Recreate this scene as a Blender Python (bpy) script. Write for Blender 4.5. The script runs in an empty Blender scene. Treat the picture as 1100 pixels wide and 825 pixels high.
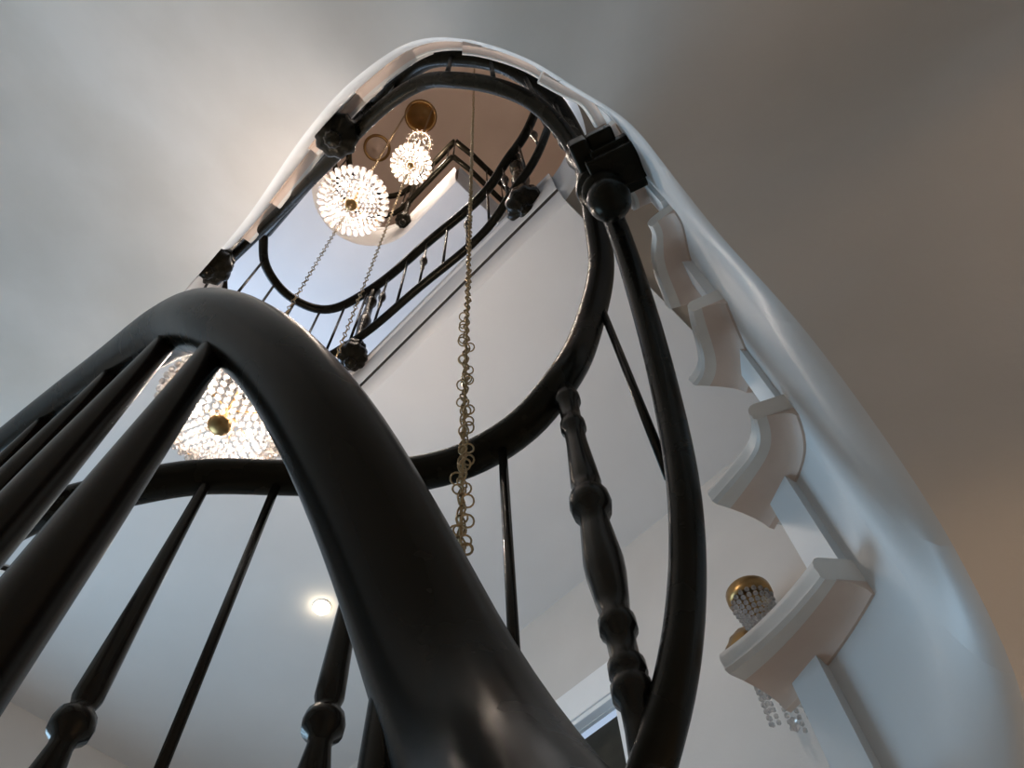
import bpy, bmesh, math, random
from mathutils import Vector, Matrix
from mathutils.geometry import tessellate_polygon
random.seed(7)
C = bpy.context.scene.collection
S = 1.25            # metres per layout unit
ZC = 1.0            # eye height above the hall floor (m)
PI = math.pi

# ------------------------------------------------------------------ camera solution
F = 880.0; U0, V0 = 550.0, 412.5
def _basis():
    z = Vector((512 - U0, -(-5 - V0), -F)).normalized()
    x = Vector((1, 0, 0)); x = (x - z * x.dot(z)).normalized()
    y = z.cross(x)
    s = 2 ** -.5
    return (x * s + y * s), (-x * s + y * s), z      # world X (across the well), world Y (along the well), world Z
BX, BY, BZ = _basis()
def pp(u, v):
    d = Vector(((u - U0) / F, -(v - V0) / F, -1.0))
    z = d.dot(BZ)
    return d.dot(BX) / z, d.dot(BY) / z
def at(u, v, h):                                     # point seen at pixel (u,v), h units above the eye
    x, y = pp(u, v); return Vector((x * h, y * h, h))
def atr(u, v, r):                                    # same, r units of plan distance from the eye
    x, y = pp(u, v); return at(u, v, r / math.hypot(x, y))
def W(p): return Vector((p[0] * S, p[1] * S, p[2] * S + ZC))

# ------------------------------------------------------------------ object helpers
def link(name, verts, faces, mats, parent=None, smooth=True, mi=None, org=None, sharp=None):
    """one mesh object; verts in layout units; origin at its base (or the parent's)."""
    vs = [W(v) for v in verts]
    if parent is not None:
        o0 = Vector(parent['_o'])
    elif org is not None:
        o0 = W(org)
    else:
        xs = [v.x for v in vs]; ys = [v.y for v in vs]; zs = [v.z for v in vs]
        o0 = Vector(((min(xs) + max(xs)) / 2, (min(ys) + max(ys)) / 2, min(zs)))
    me = bpy.data.meshes.new(name)
    me.from_pydata([v - o0 for v in vs], [], faces)
    if not isinstance(mats, (list, tuple)): mats = [mats]
    for m in mats: me.materials.append(m)
    bm = bmesh.new(); bm.from_mesh(me)
    bmesh.ops.recalc_face_normals(bm, faces=bm.faces)
    bm.to_mesh(me); bm.free()
    if mi:
        for i, p in enumerate(me.polygons): p.material_index = mi[i]
    for p in me.polygons: p.use_smooth = smooth
    if smooth and sharp:
        try: me.set_sharp_from_angle(angle=math.radians(sharp))
        except Exception: pass
    o = bpy.data.objects.new(name, me); C.objects.link(o)
    o['_o'] = tuple(o0)
    if parent is not None:
        o.parent = parent
    else:
        o.location = o0
    return o
def thing(name, label, cat, org, group=None, kind=None):
    o = bpy.data.objects.new(name, None); C.objects.link(o)
    o.empty_display_size = .1
    o.location = W(org); o['_o'] = tuple(W(org))
    return tag(o, label, cat, group, kind)
def tag(o, label=None, cat=None, group=None, kind=None):
    if label: o['label'] = label
    if cat: o['category'] = cat
    if group: o['group'] = group
    if kind: o['kind'] = kind
    return o

class G:                                             # geometry gatherer
    def __init__(s): s.v = []; s.f = []; s.m = []
    def add(s, v, f, m=0):
        n = len(s.v); s.v += [Vector(p) for p in v]; s.f += [tuple(i + n for i in q) for q in f]; s.m += [m] * len(f)
    def build(s, name, mats, parent=None, smooth=True, org=None, sharp=None):
        return link(name, s.v, s.f, mats, parent, smooth, s.m, org, sharp)

def catmull(pts, n=10, closed=False):
    out = []; N = len(pts)
    for i in range(N - 1):
        p0 = pts[max(i - 1, 0)]; p1 = pts[i]; p2 = pts[i + 1]; p3 = pts[min(i + 2, N - 1)]
        # centripetal
        def tj(ti, a, b): return ti + max((b - a).length, 1e-6) ** .5
        if i == 0: p0 = p1 + (p1 - p2)
        if i + 2 > N - 1: p3 = p2 + (p2 - p1)
        t0 = 0; t1 = tj(t0, p0, p1); t2 = tj(t1, p1, p2); t3 = tj(t2, p2, p3)
        for k in range(n):
            t = t1 + (t2 - t1) * k / n
            A1 = p0 * ((t1 - t) / (t1 - t0)) + p1 * ((t - t0) / (t1 - t0))
            A2 = p1 * ((t2 - t) / (t2 - t1)) + p2 * ((t - t1) / (t2 - t1))
            A3 = p2 * ((t3 - t) / (t3 - t2)) + p3 * ((t - t2) / (t3 - t2))
            B1 = A1 * ((t2 - t) / (t2 - t0)) + A2 * ((t - t0) / (t2 - t0))
            B2 = A2 * ((t3 - t) / (t3 - t1)) + A3 * ((t - t1) / (t3 - t1))
            out.append(B1 * ((t2 - t) / (t2 - t1)) + B2 * ((t - t1) / (t2 - t1)))
    out.append(pts[-1].copy())
    return out
def smooth_pts(pts, it=3):
    for _ in range(it):
        q = [pts[0]]
        for i in range(1, len(pts) - 1): q.append(pts[i - 1] * .25 + pts[i] * .5 + pts[i + 1] * .25)
        q.append(pts[-1]); pts = q
    return pts
def resample(pts, step):
    out = [pts[0].copy()]; acc = 0
    for a, b in zip(pts[:-1], pts[1:]):
        L = (b - a).length
        while acc + L >= step:
            t = (step - acc) / L
            a = a.lerp(b, t); L = (b - a).length; acc = 0; out.append(a.copy())
        acc += L
    if (out[-1] - pts[-1]).length > step * .3: out.append(pts[-1].copy())
    return out
def tube(g, pts, r, n=16, m=0, cap=True):
    """round bar swept along pts; r a number or a function of 0..1"""
    v = []; f = []
    N = len(pts)
    up = None
    for i, p in enumerate(pts):
        t = (pts[min(i + 1, N - 1)] - pts[max(i - 1, 0)]).normalized()
        if up is None:
            up = Vector((0, 0, 1)) if abs(t.z) < .9 else Vector((1, 0, 0))
        up = (up - t * up.dot(t)).normalized(); sd = t.cross(up)
        rr = r(i / (N - 1)) if callable(r) else r
        for k in range(n):
            a = 2 * PI * k / n
            v.append(p + up * (math.cos(a) * rr) + sd * (math.sin(a) * rr))
    for i in range(N - 1):
        for k in range(n):
            f.append((i * n + k, i * n + (k + 1) % n, (i + 1) * n + (k + 1) % n, (i + 1) * n + k))
    if cap:
        f.append(tuple(range(n))[::-1]); f.append(tuple((N - 1) * n + k for k in range(n)))
    g.add(v, f, m)
def lathe(g, base, prof, n=16, m=0, axis=None, lobes=0, amp=0):
    """prof: list of (r, z) along +z (or axis) from base"""
    ax = Vector(axis).normalized() if axis is not None else Vector((0, 0, 1))
    x = Vector((1, 0, 0)) if abs(ax.z) > .5 else Vector((0, 0, 1))
    x = (x - ax * x.dot(ax)).normalized(); y = ax.cross(x)
    v = []; f = []
    for r, z in prof:
        for k in range(n):
            a = 2 * PI * k / n
            rr = max(r, 1e-4) * (1 + amp * math.cos(lobes * a))
            v.append(base + x * (math.cos(a) * rr) + y * (math.sin(a) * rr) + ax * z)
    N = len(prof)
    for i in range(N - 1):
        for k in range(n):
            f.append((i * n + k, i * n + (k + 1) % n, (i + 1) * n + (k + 1) % n, (i + 1) * n + k))
    f.append(tuple(range(n))[::-1]); f.append(tuple((N - 1) * n + k for k in range(n)))
    g.add(v, f, m)
def box(g, c, sx, sy, sz, rz=0, m=0, bev=0):
    bm = bmesh.new(); bmesh.ops.create_cube(bm, size=1)
    for q in bm.verts: q.co = Vector((q.co.x * sx, q.co.y * sy, q.co.z * sz))
    if bev: bmesh.ops.bevel(bm, geom=list(bm.edges), offset=bev, segments=2, affect='EDGES', profile=.7)
    R = Matrix.Rotation(rz, 3, 'Z')
    bm.verts.index_update()
    g.add([R @ q.co + Vector(c) for q in bm.verts], [[q.index for q in fc.verts] for fc in bm.faces], m)
    bm.free()
def torus(g, c, R, r, ax, n=12, k=6, m=0, sx=1.0, xdir=None):
    ax = Vector(ax).normalized()
    x = Vector(xdir) if xdir is not None else (Vector((1, 0, 0)) if abs(ax.x) < .8 else Vector((0, 1, 0)))
    x = (x - ax * x.dot(ax)).normalized(); y = ax.cross(x)
    v = []; f = []
    for i in range(n):
        a = 2 * PI * i / n
        d = x * math.cos(a) * sx + y * math.sin(a); dn = (x * math.cos(a) + y * math.sin(a))
        for j in range(k):
            b = 2 * PI * j / k
            v.append(c + d * R + dn * (r * math.cos(b)) + ax * (r * math.sin(b)))
    for i in range(n):
        for j in range(k):
            f.append((i * k + j, ((i + 1) % n) * k + j, ((i + 1) % n) * k + (j + 1) % k, i * k + (j + 1) % k))
    g.add(v, f, m)
def bead(g, c, r, sz=1.0, m=0, n=6):                 # faceted crystal bead
    v = [c + Vector((0, 0, r * sz))]
    for z, q in ((.45, .85), (-.35, .9)):
        for k in range(n):
            a = 2 * PI * (k + (.5 if z < 0 else 0)) / n
            v.append(c + Vector((math.cos(a) * r * q, math.sin(a) * r * q, z * r * sz)))
    v.append(c + Vector((0, 0, -r * sz)))
    f = []
    for k in range(n):
        k2 = (k + 1) % n
        f += [(0, 1 + k, 1 + k2), (1 + k, n + 1 + k, 1 + k2), (1 + k2, n + 1 + k, n + 1 + k2), (2 * n + 1, n + 1 + k2, n + 1 + k)]
    g.add(v, f, m)

# ------------------------------------------------------------------ materials
def newmat(name):
    m = bpy.data.materials.new(name); m.use_nodes = True
    nt = m.node_tree; b = nt.nodes['Principled BSDF']
    return m, nt, b
def plaster(name, c1, c2, scale=3.0, rough=.75, bump=.03, bscale=60, spec=.3):
    m, nt, b = newmat(name)
    tc = nt.nodes.new('ShaderNodeTexCoord')
    n = nt.nodes.new('ShaderNodeTexNoise'); n.inputs['Scale'].default_value = scale; n.inputs['Detail'].default_value = 5
    r = nt.nodes.new('ShaderNodeValToRGB')
    r.color_ramp.elements[0].position = .35; r.color_ramp.elements[1].position = .68
    r.color_ramp.elements[0].color = (*c1, 1); r.color_ramp.elements[1].color = (*c2, 1)
    nt.links.new(tc.outputs['Object'], n.inputs['Vector']); nt.links.new(n.outputs['Fac'], r.inputs['Fac'])
    nt.links.new(r.outputs['Color'], b.inputs['Base Color'])
    n2 = nt.nodes.new('ShaderNodeTexNoise'); n2.inputs['Scale'].default_value = bscale; n2.inputs['Detail'].default_value = 3
    bp = nt.nodes.new('ShaderNodeBump'); bp.inputs['Strength'].default_value = bump; bp.inputs['Distance'].default_value = .02
    nt.links.new(tc.outputs['Object'], n2.inputs['Vector'])
    nt.links.new(n2.outputs['Fac'], bp.inputs['Height']); nt.links.new(bp.outputs['Normal'], b.inputs['Normal'])
    b.inputs['Roughness'].default_value = rough; b.inputs['Specular IOR Level'].default_value = spec
    return m
def metal(name, col, rough, metallic=1.0, spec=.5, coat=0):
    m, nt, b = newmat(name)
    tc = nt.nodes.new('ShaderNodeTexCoord')
    n = nt.nodes.new('ShaderNodeTexNoise'); n.inputs['Scale'].default_value = 14; n.inputs['Detail'].default_value = 4
    mr = nt.nodes.new('ShaderNodeMapRange'); mr.inputs['To Min'].default_value = rough * .8; mr.inputs['To Max'].default_value = rough * 1.25
    nt.links.new(tc.outputs['Object'], n.inputs['Vector']); nt.links.new(n.outputs['Fac'], mr.inputs['Value'])
    nt.links.new(mr.outputs['Result'], b.inputs['Roughness'])
    b.inputs['Base Color'].default_value = (*col, 1); b.inputs['Metallic'].default_value = metallic
    b.inputs['Specular IOR Level'].default_value = spec
    b.inputs['Specular Tint'].default_value = (1, .9, .68, 1) if metallic == 0 else (1, 1, 1, 1)
    b.inputs['Coat Weight'].default_value = coat; b.inputs['Coat Roughness'].default_value = .08
    return m
def emit(name, col, st):
    m, nt, b = newmat(name)
    b.inputs['Base Color'].default_value = (.9, .85, .75, 1)
    b.inputs['Emission Color'].default_value = (*col, 1); b.inputs['Emission Strength'].default_value = st
    return m
def crystal(name):
    m = bpy.data.materials.new(name); m.use_nodes = True; nt = m.node_tree; nt.nodes.clear()
    out = nt.nodes.new('ShaderNodeOutputMaterial')
    tr = nt.nodes.new('ShaderNodeBsdfTranslucent'); tr.inputs['Color'].default_value = (.95, .9, .86, 1)
    gl = nt.nodes.new('ShaderNodeBsdfGlossy'); gl.inputs['Roughness'].default_value = .08; gl.inputs['Color'].default_value = (.95, .95, .97, 1)
    tp = nt.nodes.new('ShaderNodeBsdfTransparent'); tp.inputs['Color'].default_value = (.93, .92, .9, 1)
    fr = nt.nodes.new('ShaderNodeFresnel'); fr.inputs['IOR'].default_value = 1.6
    m1 = nt.nodes.new('ShaderNodeMixShader'); m1.inputs['Fac'].default_value = .6
    m2 = nt.nodes.new('ShaderNodeMixShader')
    nt.links.new(tp.outputs[0], m1.inputs[1]); nt.links.new(tr.outputs[0], m1.inputs[2])
    nt.links.new(fr.outputs[0], m2.inputs['Fac']); nt.links.new(m1.outputs[0], m2.inputs[1]); nt.links.new(gl.outputs[0], m2.inputs[2])
    nt.links.new(m2.outputs[0], out.inputs['Surface'])
    return m
M_PLAS = plaster('warm_white_plaster', (.60, .545, .49), (.68, .625, .575), 2.2)
M_SHADE = plaster('shaded_plaster', (.36, .30, .245), (.42, .355, .29), 2.2)  # plaster darkened: shade under the second flight is put into its colour
M_WALL = plaster('wall_plaster', (.60, .565, .53), (.66, .625, .59), 1.6)
M_CEIL = plaster('ceiling_plaster', (.66, .63, .61), (.71, .68, .66), 1.5)
M_TOPC = plaster('top_ceiling_plaster', (.72, .56, .46), (.78, .62, .51), 1.5)
M_STR = plaster('white_gloss_paint', (.69, .69, .685), (.75, .75, .74), 4, .42, .02, 40, .5)
M_TRD = plaster('cream_paint', (.70, .64, .58), (.80, .75, .69), 9, .5, .03, 50, .4)
M_MLD = plaster('pinkish_cream_paint', (.64, .48, .39), (.74, .58, .48), 9, .55, .03, 50, .4)
M_WHT = plaster('white_trim_paint', (.82, .82, .82), (.86, .86, .86), 4, .4, .01, 40, .5)
M_RAIL = metal('black_brown_gloss_paint', (.009, .0075, .005), .26, 0, .11, 0)
M_IRON = metal('dark_iron_paint', (.009, .007, .006), .24, 0, .24, 0)
M_BRASS = metal('aged_brass', (.36, .22, .09), .34)
M_CHAIN = metal('chain_brass', (.40, .29, .16), .38)
M_DOOR = plaster('dark_brown_wood', (.02, .017, .01), (.035, .03, .02), 8, .5)
M_FLOOR = plaster('floor_tile', (.44, .35, .27), (.52, .42, .33), 4, .4)
M_CRY = crystal('cut_crystal')
M_BULB = emit('warm_bulb', (1, .85, .72), 25)
M_SPOT = emit('spot_bulb', (1, .86, .62), 14)
M_GAP = plaster('dark_joint', (.03, .025, .022), (.05, .04, .035), 30, .8)

# ------------------------------------------------------------------ layout heights (units above the eye)
H = .68                       # bottom rail to handrail
L1S, L1F = 2.70, 3.00         # landing soffit / floor
L2S, L2F = 4.90, 5.25
TOP = 8.0
XL, XR, YN, YF = -1.25, 1.83, -1.25, 3.42
FL = -ZC / S

# ------------------------------------------------------------------ flights: soffit edge curve E (pixel, plan distance)
E1 = [Vector((.70, .30, .10)), Vector((.685, .22, .20)), Vector((.648, .125, .32))]
E1 += [atr(1100, 745, .60), atr(1050, 635, .55), atr(1010, 560, .50), atr(900, 400, .45), atr(840, 325, .42), atr(780, 260, .37),
       atr(720, 185, .325), atr(680, 135, .275), atr(620, 95, .215), atr(560, 60, .13), atr(500, 42, .082), atr(440, 45, .17),
       atr(380, 85, .33), atr(330, 140, .53), atr(260, 240, .96), Vector((-.07, 1.34, 2.64)), Vector((-.07, 1.62, 2.685)), Vector((-.07, 1.9, 2.697)), Vector((-.07, 2.5, L1S))]
E1 = smooth_pts(resample(catmull(E1, 12), .02), 4)
def plan_n(pts, i):           # unit plan normal pointing away from the well
    N = len(pts)
    t = pts[min(i + 1, N - 1)] - pts[max(i - 1, 0)]
    return Vector((t.y, -t.x, 0)).normalized() * NS
NS = -1.0
# orient: the well lies around (.28,.5)
k0 = len(E1) // 2
if (Vector((.28, .45, 0)) - Vector((E1[k0].x, E1[k0].y, 0))).dot(plan_n(E1, k0)) > 0: NS = 1.0
def outward(pts):
    ns = [plan_n(pts, i) for i in range(len(pts))]
    for _ in range(25):
        ns = [ns[0]] + [(ns[i - 1] + ns[i] * 2 + ns[i + 1]).normalized() for i in range(1, len(ns) - 1)] + [ns[-1]]
    return ns
def to_walls(p, d):
    t = 1e9
    if d.x > 1e-6: t = min(t, (XR - p.x) / d.x)
    if d.x < -1e-6: t = min(t, (XL - p.x) / d.x)
    if d.y < -1e-6: t = min(t, (YN - p.y) / d.y)
    if d.y > 1e-6: t = min(t, (YF - p.y) / d.y)
    return t
def soffit(pts, name, parent, mat):
    ns = outward(pts); g = G(); v = []; f = []
    fr = [0, .02, .05, .1, .2, .35, .5, .65, .8, .9, 1.0]
    nf = len(fr)
    for p, n in zip(pts, ns):
        L = min(to_walls(p, n) - .006, 1.9)
        for q in fr:
            v.append(p + n * (L * q))
    for i in range(len(pts) - 1):
        for k in range(nf - 1):
            f.append((i * nf + k, i * nf + k + 1, (i + 1) * nf + k + 1, (i + 1) * nf + k))
    g.add(v, f)
    return g.build(name, mat, parent)
def nearest(pts, x, y):
    return min(range(len(pts)), key=lambda i: (pts[i].x - x) ** 2 + (pts[i].y - y) ** 2)

stair = thing('staircase', 'winding cream staircase seen from below with smooth plaster underside and projecting step ends', 'staircase', (.3, .6, FL))
soffit(E1, 'soffit', stair, M_PLAS)
# riser positions (plan) and undersides of the treads, bottom to top
risers = [(.70, .27, .40), (.63, .215, .60), (.625, .125, .80), (.585, .060, 1.00), (.52, .018, 1.20), (.43, -.01, 1.40), (.315, -.03, 1.60),
          (.19, -.01, 1.80), (.06, .055, 2.0), (-.03, .165, 2.2), (-.075, .36, 2.4), (-.085, .60, 2.6), (-.08, .86, 2.8), (-.07, 1.10, 2.96)]
ridx = [nearest(E1, a, b) for a, b, _ in risers]
NSN = outward(E1)
def fade(i, lo):                                      # the ends project less from the turn upward
    a, b = ridx[4], ridx[6]
    t = min(1, max(0, (i - a) / max(1, b - a))); c, d = ridx[8], ridx[10]
    u = min(1, max(0, (i - c) / max(1, d - c)))
    return 1 + (lo - 1) * t * t * (3 - 2 * t) + (.78 - lo) * u * u * (3 - 2 * u)
Wl = [p - n * (.026 * fade(i, .35)) for i, (p, n) in enumerate(zip(E1, NSN))]          # string face line (plan), a little inside the soffit edge
# string: cove from the soffit edge, then upright up to each tread
g = G()
for j in range(len(risers) - 1):
    i0, i1, ht = ridx[j], ridx[j + 1], risers[j][2]
    if i1 <= i0: continue
    v = []; f = []; cols = 7
    for i in range(i0, i1 + 1):
        e = E1[i]; w = Wl[i]; n = NSN[i]
        z0 = e.z
        dz = min(.09, max(.02, (ht - z0) * .5))
        for c in range(6):
            t = c / 5
            v.append(Vector((e.x, e.y, 0)).lerp(Vector((w.x, w.y, 0)), math.sin(t * PI / 2)) + Vector((0, 0, z0 + dz * (1 - math.cos(t * PI / 2)))))
        v.append(Vector((w.x, w.y, max(ht, z0 + dz + .005))))
    for i in range(i1 - i0):
        for c in range(cols - 1):
            f.append((i * cols + c, i * cols + c + 1, (i + 1) * cols + c + 1, (i + 1) * cols + c))
    g.add(v, f)
g.build('string', M_STR, stair, sharp=40)
# treads with moulded return ends
def tread(j):
    i0, i1, ht = ridx[j], ridx[j + 1], risers[j][2]
    if i1 <= i0: return
    # plan path of the nosing return: a little in front of the riser, a little past the next one
    step = .02
    a = max(0, i0 - (3 if j < 6 else 1)); b = min(len(E1) - 1, i1 + (3 if j < 8 else 1))
    path = []
    tfront = (Wl[max(i0 - 1, 0)] - Wl[min(i0 + 1, len(E1) - 1)]).normalized()
    for i in range(a, b + 1): path.append((Vector((Wl[i].x, Wl[i].y, 0)), NSN[i]))
    fd = fade((a + b) // 2, .5); P = .046 * fd; TH = .036; CV = .016
    # profile from the wall underneath out to the nosing and over the top: (offset into the well, z)
    prof = [(-.004, -CV), (.003, -CV)] + [(.003 + (P * .60) * (1 - math.cos(t * PI / 8)), -CV + CV * math.sin(t * PI / 8)) for t in range(1, 5)] + [(P * .66, .002)]
    nose = [(P * .66, 0), (P - .004, 0), (P - .001, .004)] + [(P - .012 + .012 * math.cos(t), .017 + .019 * math.sin(t) * .9) for t in (-.5, 0, .5, 1.0, 1.4)]
    prof2 = nose + [(-.03, TH)]
    t = thing_part = None
    def grow(q): return 1 + (.62 if j < 6 else .1) * (1 - q / max(1, len(path) - 1)) ** 1.2 * (.7 if j == 4 else 1)
    g = G(); n1 = len(prof); v = []; f = []
    for q, (p, n) in enumerate(path):
        for o, z in prof: v.append(p - n * (o * grow(q) if o > .004 else o) + Vector((0, 0, ht + z)))
    for i in range(len(path) - 1):
        for k in range(n1 - 1): f.append((i * n1 + k, i * n1 + k + 1, (i + 1) * n1 + k + 1, (i + 1) * n1 + k))
    # end caps closed against the string line
    for e in (0, len(path) - 1):
        c = len(v); v.append(path[e][0] + path[e][1] * .004 + Vector((0, 0, ht + .002)))
        for k in range(n1 - 1): f.append((e * n1 + k, e * n1 + k + 1, c))
    g.add(v, f)
    cove = g
    g = G(); v = []; f = []; full = prof2; n2 = len(full) + 1
    for q, (p, n) in enumerate(path):
        L = min(to_walls(p, n) - .01, 1.0)
        for o, z in full: v.append(p - n * (o * grow(q) if o > 0 else o) + Vector((0, 0, ht + z)))
        v.append(p + n * L + Vector((0, 0, ht + TH)))
    for i in range(len(path) - 1):
        for k in range(n2 - 1): f.append((i * n2 + k, i * n2 + k + 1, (i + 1) * n2 + k + 1, (i + 1) * n2 + k))
        # underside: from nosing back to the outer wall
    base = len(v)
    for q, (p, n) in enumerate(path):
        L = min(to_walls(p, n) - .01, 1.0)
        v.append(p + n * L + Vector((0, 0, ht)))
    for i in range(len(path) - 1):
        f.append((i * n2, (i + 1) * n2, base + i + 1, base + i))
        f.append((i * n2 + n2 - 1, (i + 1) * n2 + n2 - 1, base + i + 1, base + i))
    for e in (0, len(path) - 1):
        f.append(tuple(e * n2 + k for k in range(n2)) + (base + e,))
    g.add(v, f)
    tr = g.build('tread', M_TRD, stair, sharp=35)
    cove.build('moulding', M_MLD, tr, sharp=35)
    # riser under the front edge
    g = G(); n = NSN[i0]; p = Vector((Wl[i0].x, Wl[i0].y, 0)) - n * (.012 if j < 6 else .003)
    L = min(to_walls(p, n) - .01, 1.0); zb = max(E1[i0].z + .01, (risers[j - 1][2] + TH - .002) if j else ht - .2)
    tfront.z = 0; tfront.normalize(); th = -tfront * .04; p = p + tfront * .01
    q = [p + Vector((0, 0, zb)), p + n * L + Vector((0, 0, zb)), p + n * L + Vector((0, 0, ht)), p + Vector((0, 0, ht))]
    g.add(q + [x + th for x in q], [(0, 1, 2, 3), (7, 6, 5, 4), (0, 4, 5, 1), (1, 5, 6, 2), (2, 6, 7, 3), (3, 7, 4, 0)])
    g.build('riser', M_STR, tr, smooth=False)
for j in range(len(risers) - 1): tread(j)

# ------------------------------------------------------------------ second flight (first landing up to the second)
hs = [(.64, .40, L1S), (.64, .24, L1S + .02), (.62, .10, 2.86), (.55, .02, 3.05), (.45, -.02, 3.2), (.28, -.04, 3.42), (.13, .0, 3.6), (.04, .07, 3.72), (-.04, .17, 3.86),
      (-.085, .36, 4.06), (-.09, .6, 4.3), (-.08, .9, 4.6), (-.07, 1.22, L2S)]
E2 = smooth_pts(resample(catmull([Vector(q) for q in hs], 10), .025), 4)
stair2 = thing('staircase', 'upper flight of stairs climbing above the first landing, plain plaster underside', 'staircase', (.3, .6, L1F))
soffit(E2, 'soffit', stair2, M_SHADE)
n2 = outward(E2); g = G(); v = []; f = []
for p, n in zip(E2, n2):
    for o, z in ((0, 0), (.01, .02), (.025, .06), (.026, .30), (-.02, .31), (-.1, .31)): v.append(p - n * o + Vector((0, 0, z)))
for i in range(len(E2) - 1):
    for k in range(5): f.append((i * 6 + k, i * 6 + k + 1, (i + 1) * 6 + k + 1, (i + 1) * 6 + k))
g.add(v, f); g.build('string', M_STR, stair2, sharp=40)

# ------------------------------------------------------------------ railing of the lower flight
nearp = [at(610, 1010, .085) * 2.5 - at(565, 915, .125) * 1.5, at(610, 1010, .085), at(565, 915, .125), at(524, 826, .165), at(484, 742, .205), at(419, 590, .282), at(353, 462, .37), at(291, 382, .47), at(240, 349, .56),
         at(190, 352, .70), at(120, 398, .86), at(40, 456, .99), at(-40, 520, 1.07), at(-140, 615, 1.06), at(-120, 645, 1.05), at(-30, 590, 1.045)]
ring = [at(50, 548, 1.04), at(130, 527, 1.04), at(215, 512, 1.04), at(300, 513, 1.04), at(400, 514, 1.04), at(490, 499, 1.03), at(560, 460, 1.04),
        at(603, 410, 1.10), at(632, 350, 1.33), at(646, 285, 1.58), at(640, 238, 1.76), at(630, 185, 2.0), at(616, 145, 2.2), at(593, 107, 2.38), at(565, 83, 2.5),
        at(535, 68, 2.58), at(500, 62, 2.64), at(462, 64, 2.72), at(440, 78, 2.8), at(390, 131, 2.97), at(340, 185, 3.3), at(286, 249, 3.7)]
hand = smooth_pts(resample(catmull(nearp + ring, 12), .02), 2)
# bottom rail where it can be seen
ir = min(range(len(hand)), key=lambda i: (hand[i] - at(520, 488, 1.04)).length)
low = [p - Vector((0, 0, H)) for p in hand[:ir:9]] + [at(668, 910, .385), at(698, 830, .42), at(724, 740, .49), at(738, 630, .61), at(735, 530, .74), at(717, 430, .92), at(688, 320, 1.15), at(655, 225, 1.42),
       at(628, 180, 1.62), at(604, 140, 1.74), at(570, 108, 1.84), at(530, 92, 1.92), at(490, 86, 2.0), at(455, 88, 2.1), at(415, 112, 2.2), at(352, 175, 2.42), at(300, 228, 2.72), at(230, 296, 3.06)]
lowr = smooth_pts(resample(catmull(low, 12), .02), 2)
rail = thing('stair_railing', 'glossy black railing winding up the stairs, thick handrail passing close by in the foreground', 'railing', (.3, .6, FL))
g = G(); tube(g, hand, .0265, 24); g.build('handrail', M_RAIL, rail)
g = G(); tube(g, lowr, .0185, 18); g.build('bottom_rail', M_RAIL, rail)

def spindle_g(top, bot, r=.0065):
    g = G(); tube(g, [top, top.lerp(bot, .5), bot], r, 10); return g
TURN = [(r, z / .72) for r, z in ((.011, 0), (.0135, .02), (.0145, .038), (.0187, .044), (.0187, .06), (.0145, .068), (.0138, .105), (.014, .118), (.0172, .126), (.0172, .142), (.0135, .15),
        (.0138, .18), (.0165, .235), (.0185, .28), (.016, .298), (.0235, .312), (.0245, .326), (.022, .342), (.0155, .35), (.018, .38), (.0212, .43), (.0205, .455), (.0165, .495), (.0140, .515), (.0178, .522), (.0178, .538), (.0135, .545),
        (.0132, .572), (.0168, .578), (.0170, .592), (.0145, .598), (.0180, .604), (.0178, .618), (.0130, .626), (.0130, .65), (.0150, .69), (.0155, .72))]
TAPER = [(.009, 0), (.0075, .02), (.0085, .15), (.0115, .38), (.0150, .56), (.0155, .60), (.0125, .617), (.0120, .627), (.0195, .635), (.0215, .65), (.0205, .665), (.0125, .675), (.0120, .69), (.0165, .74), (.0125, .80), (.0125, .9), (.018, .92), (.018, 1.0)]
def turned_g(top, L, prof=TURN, k=1.0):
    g = G(); lathe(g, top, [(r * k, z * L) for r, z in prof], 18, axis=(0, 0, -1)); return g
def on_hand(u, v, lo=0, hi=1.0):                    # nearest handrail point to a pixel's direction
    x, y = pp(u, v)
    n = len(hand)
    return min(hand[int(lo * n):int(hi * n)], key=lambda p: (p.x / max(p.z, .05) - x) ** 2 + (p.y / max(p.z, .05) - y) ** 2)
# spindles and turned balusters the photo shows on the lower loop
half = 0.5
nh = [i for i, p in enumerate(hand) if (p - ring[0]).length < .012]
cut = nh[0] / len(hand) if nh else .4
def drop(p, L): return Vector((p.x, p.y, p.z - L))
for (u, v) in ((104, 545), (305, 515), (445, 510), (545, 480), (643, 318)):
    p = on_hand(u, v, cut); spindle_g(p, drop(p, H if u < 600 else .64)).build('spindle', M_IRON, rail)
p = on_hand(604, 408, cut); turned_g(drop(p, .02), .695).build('turned_baluster', M_IRON, rail)
p = on_hand(400, 514, cut); turned_g(drop(p, .01), H, TAPER, 1.0).build('turned_baluster', M_IRON, rail)
p = on_hand(228, 512, cut); turned_g(drop(p, .01), H, TAPER, 1.0).build('turned_baluster', M_IRON, rail)
# foreground balusters
for (u, v, k, L) in ((247, 352, 1.0, H), (192, 352, .95, H), (128, 390, .9, H), (60, 440, .9, H), (440, 640, .8, H)):
    p = on_hand(u, v, 0, cut * .8)
    turned_g(drop(p, .01), L, [(.0085, 0), (.009, .02), (.010, .12), (.0135, .35), (.016, .62), (.0175, .68), (.0135, .695), (.021, .715), (.0215, .735), (.0135, .75), (.0135, .9), (.018, .92), (.018, 1.0)], k).build('turned_baluster', M_IRON, rail)
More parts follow.
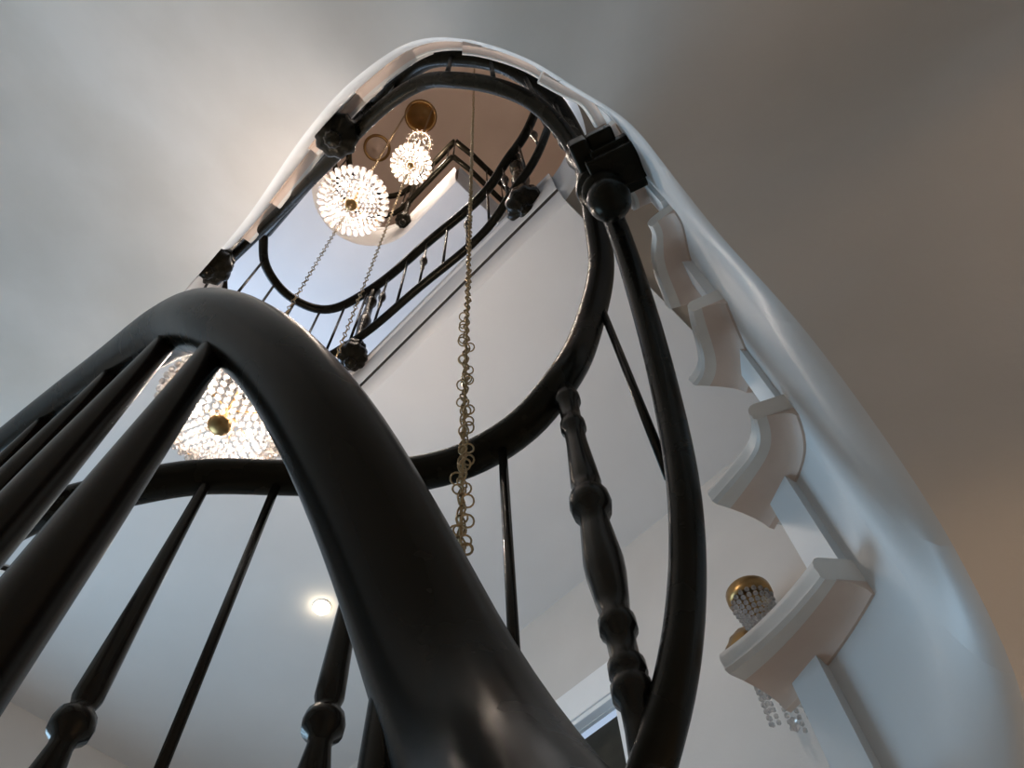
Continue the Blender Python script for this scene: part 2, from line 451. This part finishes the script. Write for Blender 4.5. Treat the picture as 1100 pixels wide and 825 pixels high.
# the turn and the straight flight
def pair(u, v, turned=False):
    p = on_hand(u, v, cut)
    q = min([w for w in lowr if w.z > 1.3 and w.z < p.z], key=lambda w: (w.x - p.x) ** 2 + (w.y - p.y) ** 2)
    spindle_g(p, q).build('spindle', M_IRON, rail)
for (u, v) in ((622, 158), (596, 110), (566, 84), (530, 66), (487, 62), (425, 92), (370, 150), (350, 172), (330, 196), (310, 220)): pair(u, v)
# newel posts with carved pendants
def newel(foot, topz, k=1.0, parent=None, ball=False):
    g = G(); f0 = Vector(foot); L = topz - f0.z
    lathe(g, f0, [(.022 * k, .05 * k), (.024 * k, .10), (.033 * k, .11), (.033 * k, .13), (.02 * k, .15), (.018 * k, L * .3), (.026 * k, L * .45), (.03 * k, L * .5), (.02 * k, L * .55), (.018 * k, L * .75), (.027 * k, L * .78), (.027 * k, L * .82), (.018 * k, L * .85), (.02 * k, L * .97), (.028 * k, L)], 16)
    n = g.build('newel_post', M_RAIL, parent)
    g = G()
    if ball:
        lathe(g, f0, [(.004, -.062), (.012, -.060), (.024, -.052), (.032, -.038), (.0345, -.022), (.031, -.006), (.022, .004), (.016, .010), (.030, .016), (.036, .024), (.036, .036), (.028, .044), (.04, .05), (.042, .07), (.03, .078)], 24)
    else:
        lathe(g, f0, [(.004, -.075 * k), (.016 * k, -.07 * k), (.024 * k, -.055 * k), (.018 * k, -.042 * k), (.03 * k, -.035 * k), (.05 * k, -.02 * k), (.058 * k, 0), (.056 * k, .03 * k), (.045 * k, .045 * k), (.05 * k, .055 * k), (.05 * k, .075 * k), (.03 * k, .085 * k)], 40, lobes=10, amp=.06)
    g.build('pendant', M_RAIL, n)
    return n
nb = at(652, 211, 1.27)
n0 = newel(nb, 1.98, 1.0, rail, True)
g = G()                                              # bracket of stepped plates from the newel to the string
pa, pb = at(636, 193, 1.31), at(704, 160, 1.31); d = pb - pa; d.z = 0; rz = math.atan2(d.y, d.x); ln = d.length; mid = (pa + pb) / 2
box(g, mid + Vector((0, 0, .0)), ln, .060, .03, rz, bev=.004)
box(g, at(664, 180, 1.335), ln * .62, .088, .03, rz, bev=.004)
box(g, at(655, 172, 1.36), ln * .40, .105, .03, rz, bev=.005)
box(g, at(690, 150, 1.36), ln * .30, .07, .03, rz, bev=.005)
box(g, at(630, 178, 1.36), .03, .09, .05, rz, bev=.006)
g.build('bracket', M_RAIL, n0)
b1 = at(361, 146, 2.25); newel(b1, 2.98, 1.0, rail)
b2 = at(227, 286, 2.76); newel(b2, 3.70, 1.15, rail)
for b, k in ((b1, .9), (b2, 1.0)):
    pass

# ------------------------------------------------------------------ first landing
def arc(cx, cy, r, a0, a1, n=28): return [(cx + r * math.cos(a0 + (a1 - a0) * i / n), cy + r * math.sin(a0 + (a1 - a0) * i / n)) for i in range(n + 1)]
# well edge seen from above: left side, far round end, right side
edge1 = [(-.072, 1.25)] + arc(.285, 1.27, .355, PI, 0) + [(.64, .30), (.64, .235)]
def poly_face(g, pts, z, m=0):
    vs = [Vector((x, y, z)) for x, y in pts]
    g.add(vs, [tuple(t) for t in tessellate_polygon([vs])], m)
out1 = [(XR, .235), (XR, YF), (XL, YF), (XL, 2.46), (-.072, 2.46)]
g = G(); poly_face(g, edge1[1:] + out1, L1S); tag(g.build('ceiling_lower', M_CEIL, smooth=False), kind='structure')
def band(name, line, prof, mat, kind='structure', sgn=1):
    """edge moulding: prof (offset into the well, z) swept along a plan line"""
    g = G(); v = []; f = []; n = len(prof); N = len(line)
    for i, (x, y) in enumerate(line):
        a = Vector((*line[max(i - 1, 0)], 0)); b = Vector((*line[min(i + 1, N - 1)], 0))
        t = (b - a).normalized(); nn = Vector((t.y, -t.x, 0)) * sgn
        for o, z in prof: v.append(Vector((x, y, 0)) + nn * o + Vector((0, 0, z)))
    for i in range(N - 1):
        for k in range(n - 1): f.append((i * n + k, i * n + k + 1, (i + 1) * n + k + 1, (i + 1) * n + k))
    g.add(v, f); return tag(g.build(name, mat, sharp=40), kind=kind)
band('trim_1', edge1, [(0, L1S), (.010, L1S + .012), (.022, L1S + .04), (.027, L1S + .085)], M_CEIL)
band('trim_2', edge1, [(.027, L1S + .085), (.024, L1S + .085), (.024, L1S + .094), (.035, L1S + .094)], M_GAP)
band('trim_3', edge1, [(.035, L1S + .094), (.040, L1S + .10), (.040, L1F - .03), (.05, L1F - .025), (.052, L1F), (0, L1F)], M_CEIL)
g = G(); poly_face(g, edge1[1:-2] + [(.64, .38), (XR, .38), (XR, YF), (XL, YF), (XL, 1.27)], L1F); tag(g.build('floor_landing', M_FLOOR, smooth=False), kind='structure')
g = G(); box(g, (1.235, .31, L1S + .15), 1.19, .15, .296); tag(g.build('trim_4', M_STR, smooth=False), kind='structure')

# landing railing
h1 = L1F + .10 + H
lr = [at(283, 252, 3.70), at(285, 285, 3.72), at(310, 318, 3.74), at(350, 333, 3.75), at(400, 310, 3.76), at(460, 260, 3.77), at(520, 208, 3.78), at(546, 170, 3.80), at(562, 148, 3.86),
      at(575, 120, 4.0), at(580, 95, 4.25), Vector((.35, .03, 4.5)), Vector((.15, .07, 4.75)), Vector((.03, .2, 4.95)), Vector((0, .5, 5.25)), Vector((0, 1.0, 5.8)), Vector((.02, 1.3, 6.12))]
lrc = smooth_pts(resample(catmull(lr, 10), .02), 3)
r2 = thing('landing_railing', 'black first landing railing curving around the far end of the well below the lit chandelier', 'railing', (.28, 1.0, L1F))
g = G(); tube(g, lrc, .0215, 16); g.build('handrail', M_RAIL, r2)
lb = [Vector((q.x, q.y, 3.10)) for q in (lrc[0], )]
ring_b = [Vector((p.x, p.y, 0)) for p in lrc]
flat = []
for p in lrc:
    flat.append(Vector((p.x, p.y, p.z - H + .02)))
cutb = nearest(lrc, at(580, 95, 4.25).x, at(580, 95, 4.25).y)
g = G(); tube(g, flat, .017, 14); g.build('bottom_rail', M_RAIL, r2)
KNOB = [(.0055, 0), (.0055, .34), (.010, .36), (.016, .42), (.018, .46), (.014, .50), (.008, .53), (.0095, .6), (.0055, .66), (.0055, 1)]
dist = 0; last = None; k = 0
sp = resample(lrc, .125)
for i, p in enumerate(sp):
    if i == 0: continue
    if p.z > 5.2: break
    top = p; bot = Vector((p.x, p.y, p.z - H + .02))
    if i % 2 == 1 and i > 5:
        g = G(); lathe(g, top, [(r, z * (top.z - bot.z)) for r, z in KNOB], 12, axis=(0, 0, -1)); g.build('turned_baluster', M_IRON, r2)
    else:
        spindle_g(top, bot, .006).build('spindle', M_IRON, r2)
n4 = at(566, 223, 2.92); newel(n4, 3.84, 1.3, r2)
n3 = at(378, 384, 2.96); newel(n3, 3.76, 1.0, r2)

# ------------------------------------------------------------------ second landing
edge2 = [(-.057, 1.20)] + arc(.275, 1.21, .33, PI, 0, 24) + [(.605, .80)]
g = G(); poly_face(g, edge2[1:] + [(XR, .80), (XR, YF), (XL, YF), (XL, 1.21)], L2S); tag(g.build('ceiling_middle', M_CEIL, smooth=False), kind='structure')
g = G(); poly_face(g, edge2[1:] + [(XR, .80), (XR, YF), (XL, YF), (XL, 1.21)], L2F); tag(g.build('floor_upper', M_FLOOR, smooth=False), kind='structure')
band('trim_5', edge2, [(0, L2S), (.004, L2S + .01), (.012, L2S + .08), (.012, L2F - .03), (.025, L2F - .02), (.025, L2F), (0, L2F)], M_WALL)
band('trim_6', [(.605, .80), (XR, .80)], [(0, L2S), (.004, L2S + .01), (.012, L2S + .08), (.012, L2F - .03), (.025, L2F - .02), (.025, L2F), (0, L2F)], M_WALL)
h2 = 6.15
tr = [(.0, 1.30), (.03, 1.40)] + arc(.285, 1.26, .265, PI * .86, 0, 16) + [(.55, 1.1), (.552, .83)]
r3 = thing('landing_railing', 'topmost dark railing with a square corner beneath the pink ceiling', 'railing', (.5, 1.0, L2F))
line3 = [Vector((x, y, h2)) for x, y in tr] 
line3 = smooth_pts(resample(line3, .03), 2) + [Vector((.556, .80, h2)), Vector((.585, .79, h2))]
out3 = [Vector((.556, .80, h2)), Vector((.7, .785, h2)), Vector((XR - .01, .775, h2))]
for nm, dz, r in (('handrail', 0, .022), ('bottom_rail', -.62, .018)):
    g = G(); tube(g, [p + Vector((0, 0, dz)) for p in line3[:-1]], r, 12); tube(g, [p + Vector((0, 0, dz)) for p in out3], r, 12)
    g.build(nm, M_RAIL, r3)
for p in resample(line3[:-1], .15)[1:] + resample(out3, .15)[1:9]:
    spindle_g(p, p - Vector((0, 0, .62)), .0055).build('spindle', M_IRON, r3)
newel(at(433, 237, 5.05), 6.15, .85, r3)

# ------------------------------------------------------------------ chains
def chain_links(g, top, bot, L=.021, R=.0075, r=.0015, loose=0.0):
    n = max(2, int((top - bot).length / L)); ax = (bot - top).normalized()
    for i in range(n + 1):
        c = top.lerp(bot, i / n)
        a = (PI / 2) * (i % 2) + random.uniform(-.25, .25)
        nrm = Vector((math.cos(a), math.sin(a), 0))
        torus(g, c + Vector((random.uniform(-1, 1), random.uniform(-1, 1), 0)) * loose, R, r, nrm, 9, 4, sx=1.7, xdir=ax)
hc0 = at(510, 84, 0); 
d93 = Vector((pp(500, 400)[0], pp(500, 400)[1], 0)).normalized() * .545
ctop = Vector((d93.x, d93.y, TOP - .03)); cbot = Vector((d93.x, d93.y, .70))
ch = thing('hanging_chain', 'long brass chain with loose loops hanging alone down the middle of the well', 'chain', (d93.x, d93.y, .70))
g = G(); chain_links(g, ctop, cbot, .020, .0068, .0015, .0012); g.build('links', M_CHAIN, ch)['kind'] = 'stuff'
g = G(); tube(g, [ctop, ctop.lerp(cbot, .5), cbot + Vector((0, 0, .04))], .0022, 6); g.build('cord', M_CHAIN, ch)
g = G()
for i in range(34):
    t = i / 34
    z = .72 + t ** 1.4 * .75 + random.uniform(-.006, .006)
    a = random.uniform(0, 2 * PI); off = .0075
    torus(g, Vector((d93.x + math.cos(a) * off, d93.y + math.sin(a) * off, z)),   .0062 + random.uniform(0, .002), .0013, (d93.x + random.uniform(-.45, .45), d93.y + random.uniform(-.45, .45), z * random.uniform(.5, 1)), 12, 5)
g.build('loops', M_CHAIN, ch)['kind'] = 'stuff'
g = G(); lathe(g, Vector((d93.x, d93.y, TOP)), [(.03, 0), (.03, .008), (.012, .02), (.006, .035)], 12, axis=(0, 0, -1)); g.build('hook_plate', M_BRASS, ch)

# ------------------------------------------------------------------ chandeliers
def light_point(loc, power, col, r):
    l = bpy.data.lights.new('bulb_light', 'POINT'); l.energy = power; l.color = col; l.shadow_soft_size = r
    o = bpy.data.objects.new('bulb_light', l); C.objects.link(o); o.location = W(loc); return o
def chandelier(hub, R, depth, crown_h, crown_r, label, group, chain_to, rows=6, npr=28, power=30, chain_r=.0055, top_k=.8, qmax=.72):
    """crystal basket seen from below: bowl of beads, rim of prisms, crown, brass hub, chain"""
    hub = Vector(hub)
    t = thing('chandelier', label, 'chandelier', hub, group)
    rim = hub + Vector((0, 0, depth))
    def zb(q): return depth * (q ** 1.8)
    g = G()                                          # brass frame: rim hoop, ribs, stem
    torus(g, rim, R * .95, R * .012, (0, 0, 1), 40, 6)
    torus(g, rim + Vector((0, 0, crown_h)), crown_r, R * .02, (0, 0, 1), 28, 6)
    for k in range(6):
        a = 2 * PI * k / 6
        tube(g, [rim + Vector((math.cos(a) * R * .95, math.sin(a) * R * .95, 0)), rim + Vector((math.cos(a) * (R * .4 + crown_r * .4), math.sin(a) * (R * .4 + crown_r * .4), crown_h * .5)), rim + Vector((math.cos(a) * crown_r, math.sin(a) * crown_r, crown_h))], R * .012, 5)
    tube(g, [hub + Vector((0, 0, depth * .2)), rim + Vector((0, 0, crown_h))], R * .03, 8)
    for k in range(6):
        a = 2 * PI * k / 6 + .3
        tube(g, [rim + Vector((0, 0, depth * .4)), rim + Vector((math.cos(a) * R * .5, math.sin(a) * R * .5, depth * .25))], R * .015, 5)
    g.build('frame', M_BRASS, t)
    g = G(); lathe(g, hub, [(R * .02, -R * .12), (R * .11, -R * .11), (R * .17, -R * .05), (R * .18, 0), (R * .15, R * .04), (R * .05, R * .07)], 20); g.build('hub', M_BRASS, t)
    g = G()                                          # bowl of beads
    for j in range(rows):
        q = .20 + (qmax - .20) * j / (rows - 1)
        n = int(max(9, 2 * PI * q * R / (R * .13)))
        for k in range(n):
            a = 2 * PI * (k + .5 * (j % 2)) / n
            bead(g, hub + Vector((math.cos(a) * q * R, math.sin(a) * q * R, zb(q))), R * .055, 1.25)
    st = g.build('crystal_beads', M_CRY, t, smooth=False); st['kind'] = 'stuff'
    g = G()                                          # strands from rim up to the crown
    for k in range(30):
        a = 2 * PI * k / 30
        for s in range(1, 12):
            s_ = s / 12; rr = R * .95 * (1 - s_) + crown_r * s_; rr -= .12 * R * math.sin(s_ * PI)
            bead(g, rim + Vector((math.cos(a) * rr, math.sin(a) * rr, crown_h * s_)), R * .035, 1.4, n=5)
    st = g.build('crystal_strands', M_CRY, t, smooth=False); st['kind'] = 'stuff'
    # rim prisms: one mesh each
    base = None
    for k in range(npr):
        a = 2 * PI * k / npr; cs, sn = math.cos(a), math.sin(a)
        g = G(); c = rim + Vector((cs * R, sn * R, R * .02))
        rad = Vector((cs, sn, 0)); tan = Vector((-sn, cs, 0)); w = R * 2.75 / npr
        dn = (Vector((0, 0, -.55)) - rad).normalized()
        nr = tan.cross(dn)
        def sec(t_, k_): q_ = c + dn * (R * t_); return [q_ + tan * w * k_, q_ + nr * w * .55 * k_, q_ - tan * w * k_, q_ - nr * w * .55 * k_]
        vv = sec(-.02, .62) + sec(.03, .95) + sec(.2, .72) + sec(.27, .25)
        ff = [(3, 2, 1, 0), (12, 13, 14, 15)] + [(4 * a_ + b_, 4 * a_ + (b_ + 1) % 4, 4 * a_ + 4 + (b_ + 1) % 4, 4 * a_ + 4 + b_) for a_ in range(3) for b_ in range(4)]
        g.add(vv, ff)
        g.build('crystal_prism', M_CRY, t, smooth=False)
    g = G()
    for q, nq in ((1.12, 18), (.8, 13), (.45, 8)):
        for k in range(nq):
            a = 2 * PI * k / nq
            bead(g, rim + Vector((math.cos(a) * crown_r * q, math.sin(a) * crown_r * q, crown_h - R * (.02 + .14 * q))), R * .075, 1.9)
    g.build('crown_drops', M_CRY, t, smooth=False)['kind'] = 'stuff'
    for k in range(6):
        a = 2 * PI * k / 6 + .3
        g = G(); lathe(g, rim + Vector((math.cos(a) * R * .5, math.sin(a) * R * .5, depth * .3)), [(R * .03, 0), (R * .07, R * .06), (R * .075, R * .11), (R * .04, R * .18), (R * .005, R * .22)], 10)
        g.build('bulb', M_BULB, t)
    g = G(); chain_links(g, Vector(chain_to), rim + Vector((0, 0, crown_h)), .030, chain_r * 1.3, chain_r * .34); g.build('chain', M_CHAIN, t)
    for k in range(4):
        a = PI / 2 * k + .4
        light_point(rim + Vector((math.cos(a) * R * .55, math.sin(a) * R * .55, R * .12)), power * .5, (1, .86, .75), R * .2)
    light_point(rim + Vector((0, 0, crown_h + R * .6)), power * top_k, (1, .82, .68), R * .3)
    return t
GRP = 'crystal basket chandeliers hanging in the stairwell'
def polar(u, v, r):
    x, y = pp(u, v); q = r / math.hypot(x, y); return Vector((x * q, y * q, q))
hubA = polar(236, 456, 1.10)
hubB = polar(371, 216, 1.10); hubB.x, hubB.y = hubA.x, hubA.y
hubC = polar(441, 178, 1.03)
chandelier(hubC, .125, .05, .80, .080, 'small overexposed crystal chandelier farther up, left of the square railing corner', GRP, (hubC.x, hubC.y, TOP - .02), 5, 22, 9, top_k=2.2)
chandelier(hubB, .172, .07, .30, .06, 'large round crystal chandelier in the middle of the well, dark chain below its hub', GRP, (hubB.x, hubB.y, TOP - .02), 6, 32, 6)
chandelier(hubA, .158, .05, .26, .05, 'lowest bright crystal chandelier with brass hub seen between foreground balusters', GRP, hubB + Vector((0, 0, -.02)), 9, 30, 3.4, qmax=1.02)
hubD = Vector((hubC.x, hubC.y, 1.84))
chandelier(hubD, .075, .03, .12, .045, 'crystal chandelier mostly hidden behind the thick foreground handrail, only its crown showing', GRP, hubC + Vector((0, 0, -.01)), 5, 22, 9)

# ------------------------------------------------------------------ ceiling medallions and lamps in the ceilings
def medallion(u, v, R, label):
    c = at(u, v, TOP)
    t = thing('ceiling_medallion', label, 'ceiling medallion', c, 'brass ceiling medallions')
    g = G(); torus(g, c, R, R * .13, (0, 0, 1), 36, 8); torus(g, c, R * .72, R * .06, (0, 0, 1), 30, 6); g.build('ring', M_BRASS, t)
    g = G(); lathe(g, c, [(R * .9, 0), (R * .88, .01), (R * .5, .02), (R * .3, .05), (R * .12, .07), (R * .05, .10)], 28, axis=(0, 0, -1)); g.build('plate', M_BRASS if R > .13 else M_TOPC, t)
    return t
medallion(452, 125, .135, 'round dark brass medallion on the pink ceiling near the small chandelier')
medallion(405, 159, .115, 'thin brass ring medallion on the pink ceiling above the large chandelier')
c = at(346, 651, L1S)
t = thing('ceiling_spotlight', 'small glowing spotlight in the blue-lit lower ceiling', 'spotlight', c)
g = G(); lathe(g, c, [(.038, 0), (.038, .004), (.036, .006)], 20, axis=(0, 0, -1)); g.build('trim_ring', M_WHT, t)
g = G(); lathe(g, c + Vector((0, 0, -.008)), [(.035, 0), (.034, .008), (.024, .02), (.004, .026)], 16, axis=(0, 0, -1)); g.build('bulb', M_SPOT, t)
light_point(c + Vector((0, 0, -.07)), .08, (1, .85, .6), .03)
c = at(4, 622, L1S)
t = thing('ceiling_lamp', 'round ceiling lamp with thin dark rim cut by the left picture edge', 'ceiling lamp', c)
g = G(); lathe(g, c, [(.068, 0), (.072, .015), (.064, .022)], 28, axis=(0, 0, -1)); g.build('rim', M_IRON, t)
g = G(); lathe(g, c + Vector((0, 0, -.012)), [(.066, 0), (.064, .012), (.04, .022), (.01, .026)], 28, axis=(0, 0, -1)); g.build('cover', M_WHT, t)

# ------------------------------------------------------------------ wall sconce
q = pp(805, 640); sx_ = XR - .10; hh = sx_ / q[0]; sy_ = q[1] * hh
t = thing('wall_sconce', 'brass and crystal wall sconce half hidden behind the lowest step end', 'sconce', (sx_, sy_, hh - .55))
q = pp(799, 692); hp = (XR - .02) / q[0]; yp = q[1] * hp
g = G(); lathe(g, Vector((XR - .001, yp, hp)), [(.07, 0), (.072, .012), (.06, .022), (.045, .026), (.04, .04), (.02, .048), (.005, .05)], 24, axis=(-1, 0, 0), lobes=12, amp=.04); tube(g, catmull([Vector((XR - .04, yp, hp)), Vector((XR - .08, yp - .03, hp - .08)), Vector((sx_, sy_, hh - .18))], 6), .008, 8)
g.build('backplate', M_BRASS, t)
g = G(); lathe(g, Vector((sx_, sy_, hh)), [(.062, .02), (.07, .01), (.07, -.012), (.062, -.03), (.055, -.03), (.058, 0)], 28); g.build('crown_ring', M_BRASS, t)
g = G()
for k in range(18):
    a = 2 * PI * k / 18
    for s in range(7): bead(g, Vector((sx_ + math.cos(a) * (.06 - .004 * s), sy_ + math.sin(a) * (.06 - .004 * s), hh - .035 - s * .019)), .0085, 1.15)
g.build('crystal_strands', M_CRY, t, smooth=False)['kind'] = 'stuff'
g = G(); lathe(g, Vector((sx_, sy_, hh - .26)), [(.008, -.06), (.03, -.045), (.05, -.02), (.066, .02), (.07, .045), (.055, .06), (.03, .08), (.025, .12)], 28); g.build('cup', M_BRASS, t)
g = G()
q = pp(842, 752); hq = sx_ / q[0]; yq = q[1] * hq
for k in range(12):
    a = 2 * PI * k / 12
    for s in range(6): bead(g, Vector((sx_ + math.cos(a) * .055, yq + math.sin(a) * .055, hq + .06 - s * .021 - .02 * math.cos(a * 3))), .007, 1.3)
bead(g, Vector((sx_, yq, hq - .08)), .014, 1.8)
tube(g, [Vector((sx_, sy_, hh - .3)), Vector((sx_, yq, hq + .06))], .006, 6)
torus(g, Vector((sx_, yq, hq + .065)), .055, .006, (0, 0, 1), 20, 6)
g.build('crystal_drops', M_CRY, t, smooth=False)['kind'] = 'stuff'

# ------------------------------------------------------------------ room shell
def quad(name, a, b, c, d, mat):
    g = G(); g.add([a, b, c, d], [(0, 1, 2, 3)]); return tag(g.build(name, mat, smooth=False), kind='structure')
quad('floor', (XL, YN, FL), (XR, YN, FL), (XR, YF, FL), (XL, YF, FL), M_FLOOR)
quad('ceiling', (XL, YN, TOP), (XR, YN, TOP), (XR, YF, TOP), (XL, YF, TOP), M_TOPC)
quad('wall_left', (XL, YN, FL), (XL, YF, FL), (XL, YF, TOP), (XL, YN, TOP), M_WALL)
quad('wall_near', (XL, YN, FL), (XR, YN, FL), (XR, YN, TOP), (XL, YN, TOP), M_WALL)
# right wall with the doorway
q1 = pp(622, 786); hd = XR / q1[0]; hd2 = XR / pp(605, 755)[0]
DY0, DY1 = 1.205, 2.02
g = G()
def rect(y0, y1, z0, z1): g.add([(XR, y0, z0), (XR, y1, z0), (XR, y1, z1), (XR, y0, z1)], [(0, 1, 2, 3)])
rect(YN, DY0, FL, TOP); rect(DY1, YF, FL, TOP); rect(DY0, DY1, hd, TOP)
tag(g.build('wall_right', M_WALL, smooth=False), kind='structure')
dr = thing('door_1', 'dark doorway with white head', 'door', (XR, (DY0 + DY1) / 2, FL)); del dr['label']; del dr['category']; tag(dr, kind='structure')
g = G(); fw = hd2 - hd
box(g, (XR - .015, (DY0 + DY1) / 2, hd + fw / 2 + .01), .04, DY1 - DY0 + .14, fw * .8, bev=.004)
box(g, (XR - .008, (DY0 + DY1) / 2, hd + .012), .05, DY1 - DY0 + .04, .02, bev=.004)
for y in (DY0 - .035, DY1 + .035): box(g, (XR - .015, y, (FL + hd) / 2), .04, .07, hd - FL, bev=.004)
g.build('frame', M_WHT, dr, smooth=False)
g = G(); box(g, (XR + .06, (DY0 + DY1) / 2, (FL + hd) / 2), .04, DY1 - DY0, hd - FL, bev=.003)
for k in range(3): box(g, (XR + .036, (DY0 + DY1) / 2, FL + (hd - FL) * (.2 + .3 * k)), .012, (DY1 - DY0) * .7, (hd - FL) * .24, bev=.004)
g.build('door_leaf', M_DOOR, dr, smooth=False)
# far wall with a window on each floor (daylight)
WIN = [(-.55, .75, .1, 1.7), (-.3, 1.1, 3.35, 4.6)]
g = G()
def rectf(x0, x1, z0, z1): g.add([(x0, YF, z0), (x1, YF, z0), (x1, YF, z1), (x0, YF, z1)], [(0, 1, 2, 3)])
zz = FL
for (x0, x1, z0, z1) in WIN:
    rectf(XL, XR, zz, z0); rectf(XL, x0, z0, z1); rectf(x1, XR, z0, z1); zz = z1
rectf(XL, XR, zz, TOP)
tag(g.build('wall_far', M_WALL, smooth=False), kind='structure')
for i, (x0, x1, z0, z1) in enumerate(WIN):
    g = G(); b_ = .05
    box(g, ((x0 + x1) / 2, YF, z0), x1 - x0 + b_, .08, b_); box(g, ((x0 + x1) / 2, YF, z1), x1 - x0 + b_, .08, b_)
    for x in (x0, (x0 + x1) / 2, x1): box(g, (x, YF, (z0 + z1) / 2), b_, .08, z1 - z0)
    tag(g.build('window_%d' % (i + 1), M_WHT, smooth=False), kind='structure')

# ------------------------------------------------------------------ lights
def area(loc, rot, sx, sy, power, col):
    l = bpy.data.lights.new('window_daylight', 'AREA'); l.shape = 'RECTANGLE'; l.size = sx * S; l.size_y = sy * S; l.energy = power; l.color = col
    o = bpy.data.objects.new('window_daylight', l); C.objects.link(o); o.location = W(loc); o.rotation_euler = rot; return o
BLUE = (.47, .75, 1.0)
area((.1, YF - .08, .9), (-PI / 2, 0, 0), 1.3, 1.6, 54, BLUE)
area((.4, YF - .08, 3.97), (-PI / 2, 0, 0), 1.4, 1.2, 75, (.50, .70, 1.0))
hl = bpy.data.lights.new('warm_fill', 'POINT'); hl.energy = 28; hl.color = (1, .76, .55); hl.shadow_soft_size = .6  # added warm fill without a fitting, brightens the right-hand soffit
ho = bpy.data.objects.new('warm_fill', hl); C.objects.link(ho); ho.location = W((1.05, -.80, -.62))
w = bpy.data.worlds.new('sky'); bpy.context.scene.world = w; w.use_nodes = True
w.node_tree.nodes['Background'].inputs['Color'].default_value = (.6, .75, 1, 1); w.node_tree.nodes['Background'].inputs['Strength'].default_value = .6

# ------------------------------------------------------------------ camera and view
cam = bpy.data.cameras.new('camera'); co = bpy.data.objects.new('camera', cam); C.objects.link(co)
cam.sensor_fit = 'HORIZONTAL'; cam.sensor_width = 36; cam.lens = F / 1100 * 36; cam.clip_start = .01
m = Matrix.Identity(4)
for i, ax in enumerate((BX, BY, BZ)):
    for j in range(3): m[i][j] = ax[j]
m.translation = Vector((0, 0, ZC))
co.matrix_world = m
bpy.context.scene.camera = co
for o in bpy.data.objects:
    if '_o' in o: del o['_o']
vs = bpy.context.scene.view_settings
vs.view_transform = 'Standard'; vs.look = 'None'; vs.gamma = 1; vs.use_curve_mapping = False
vs.exposure = 0.2
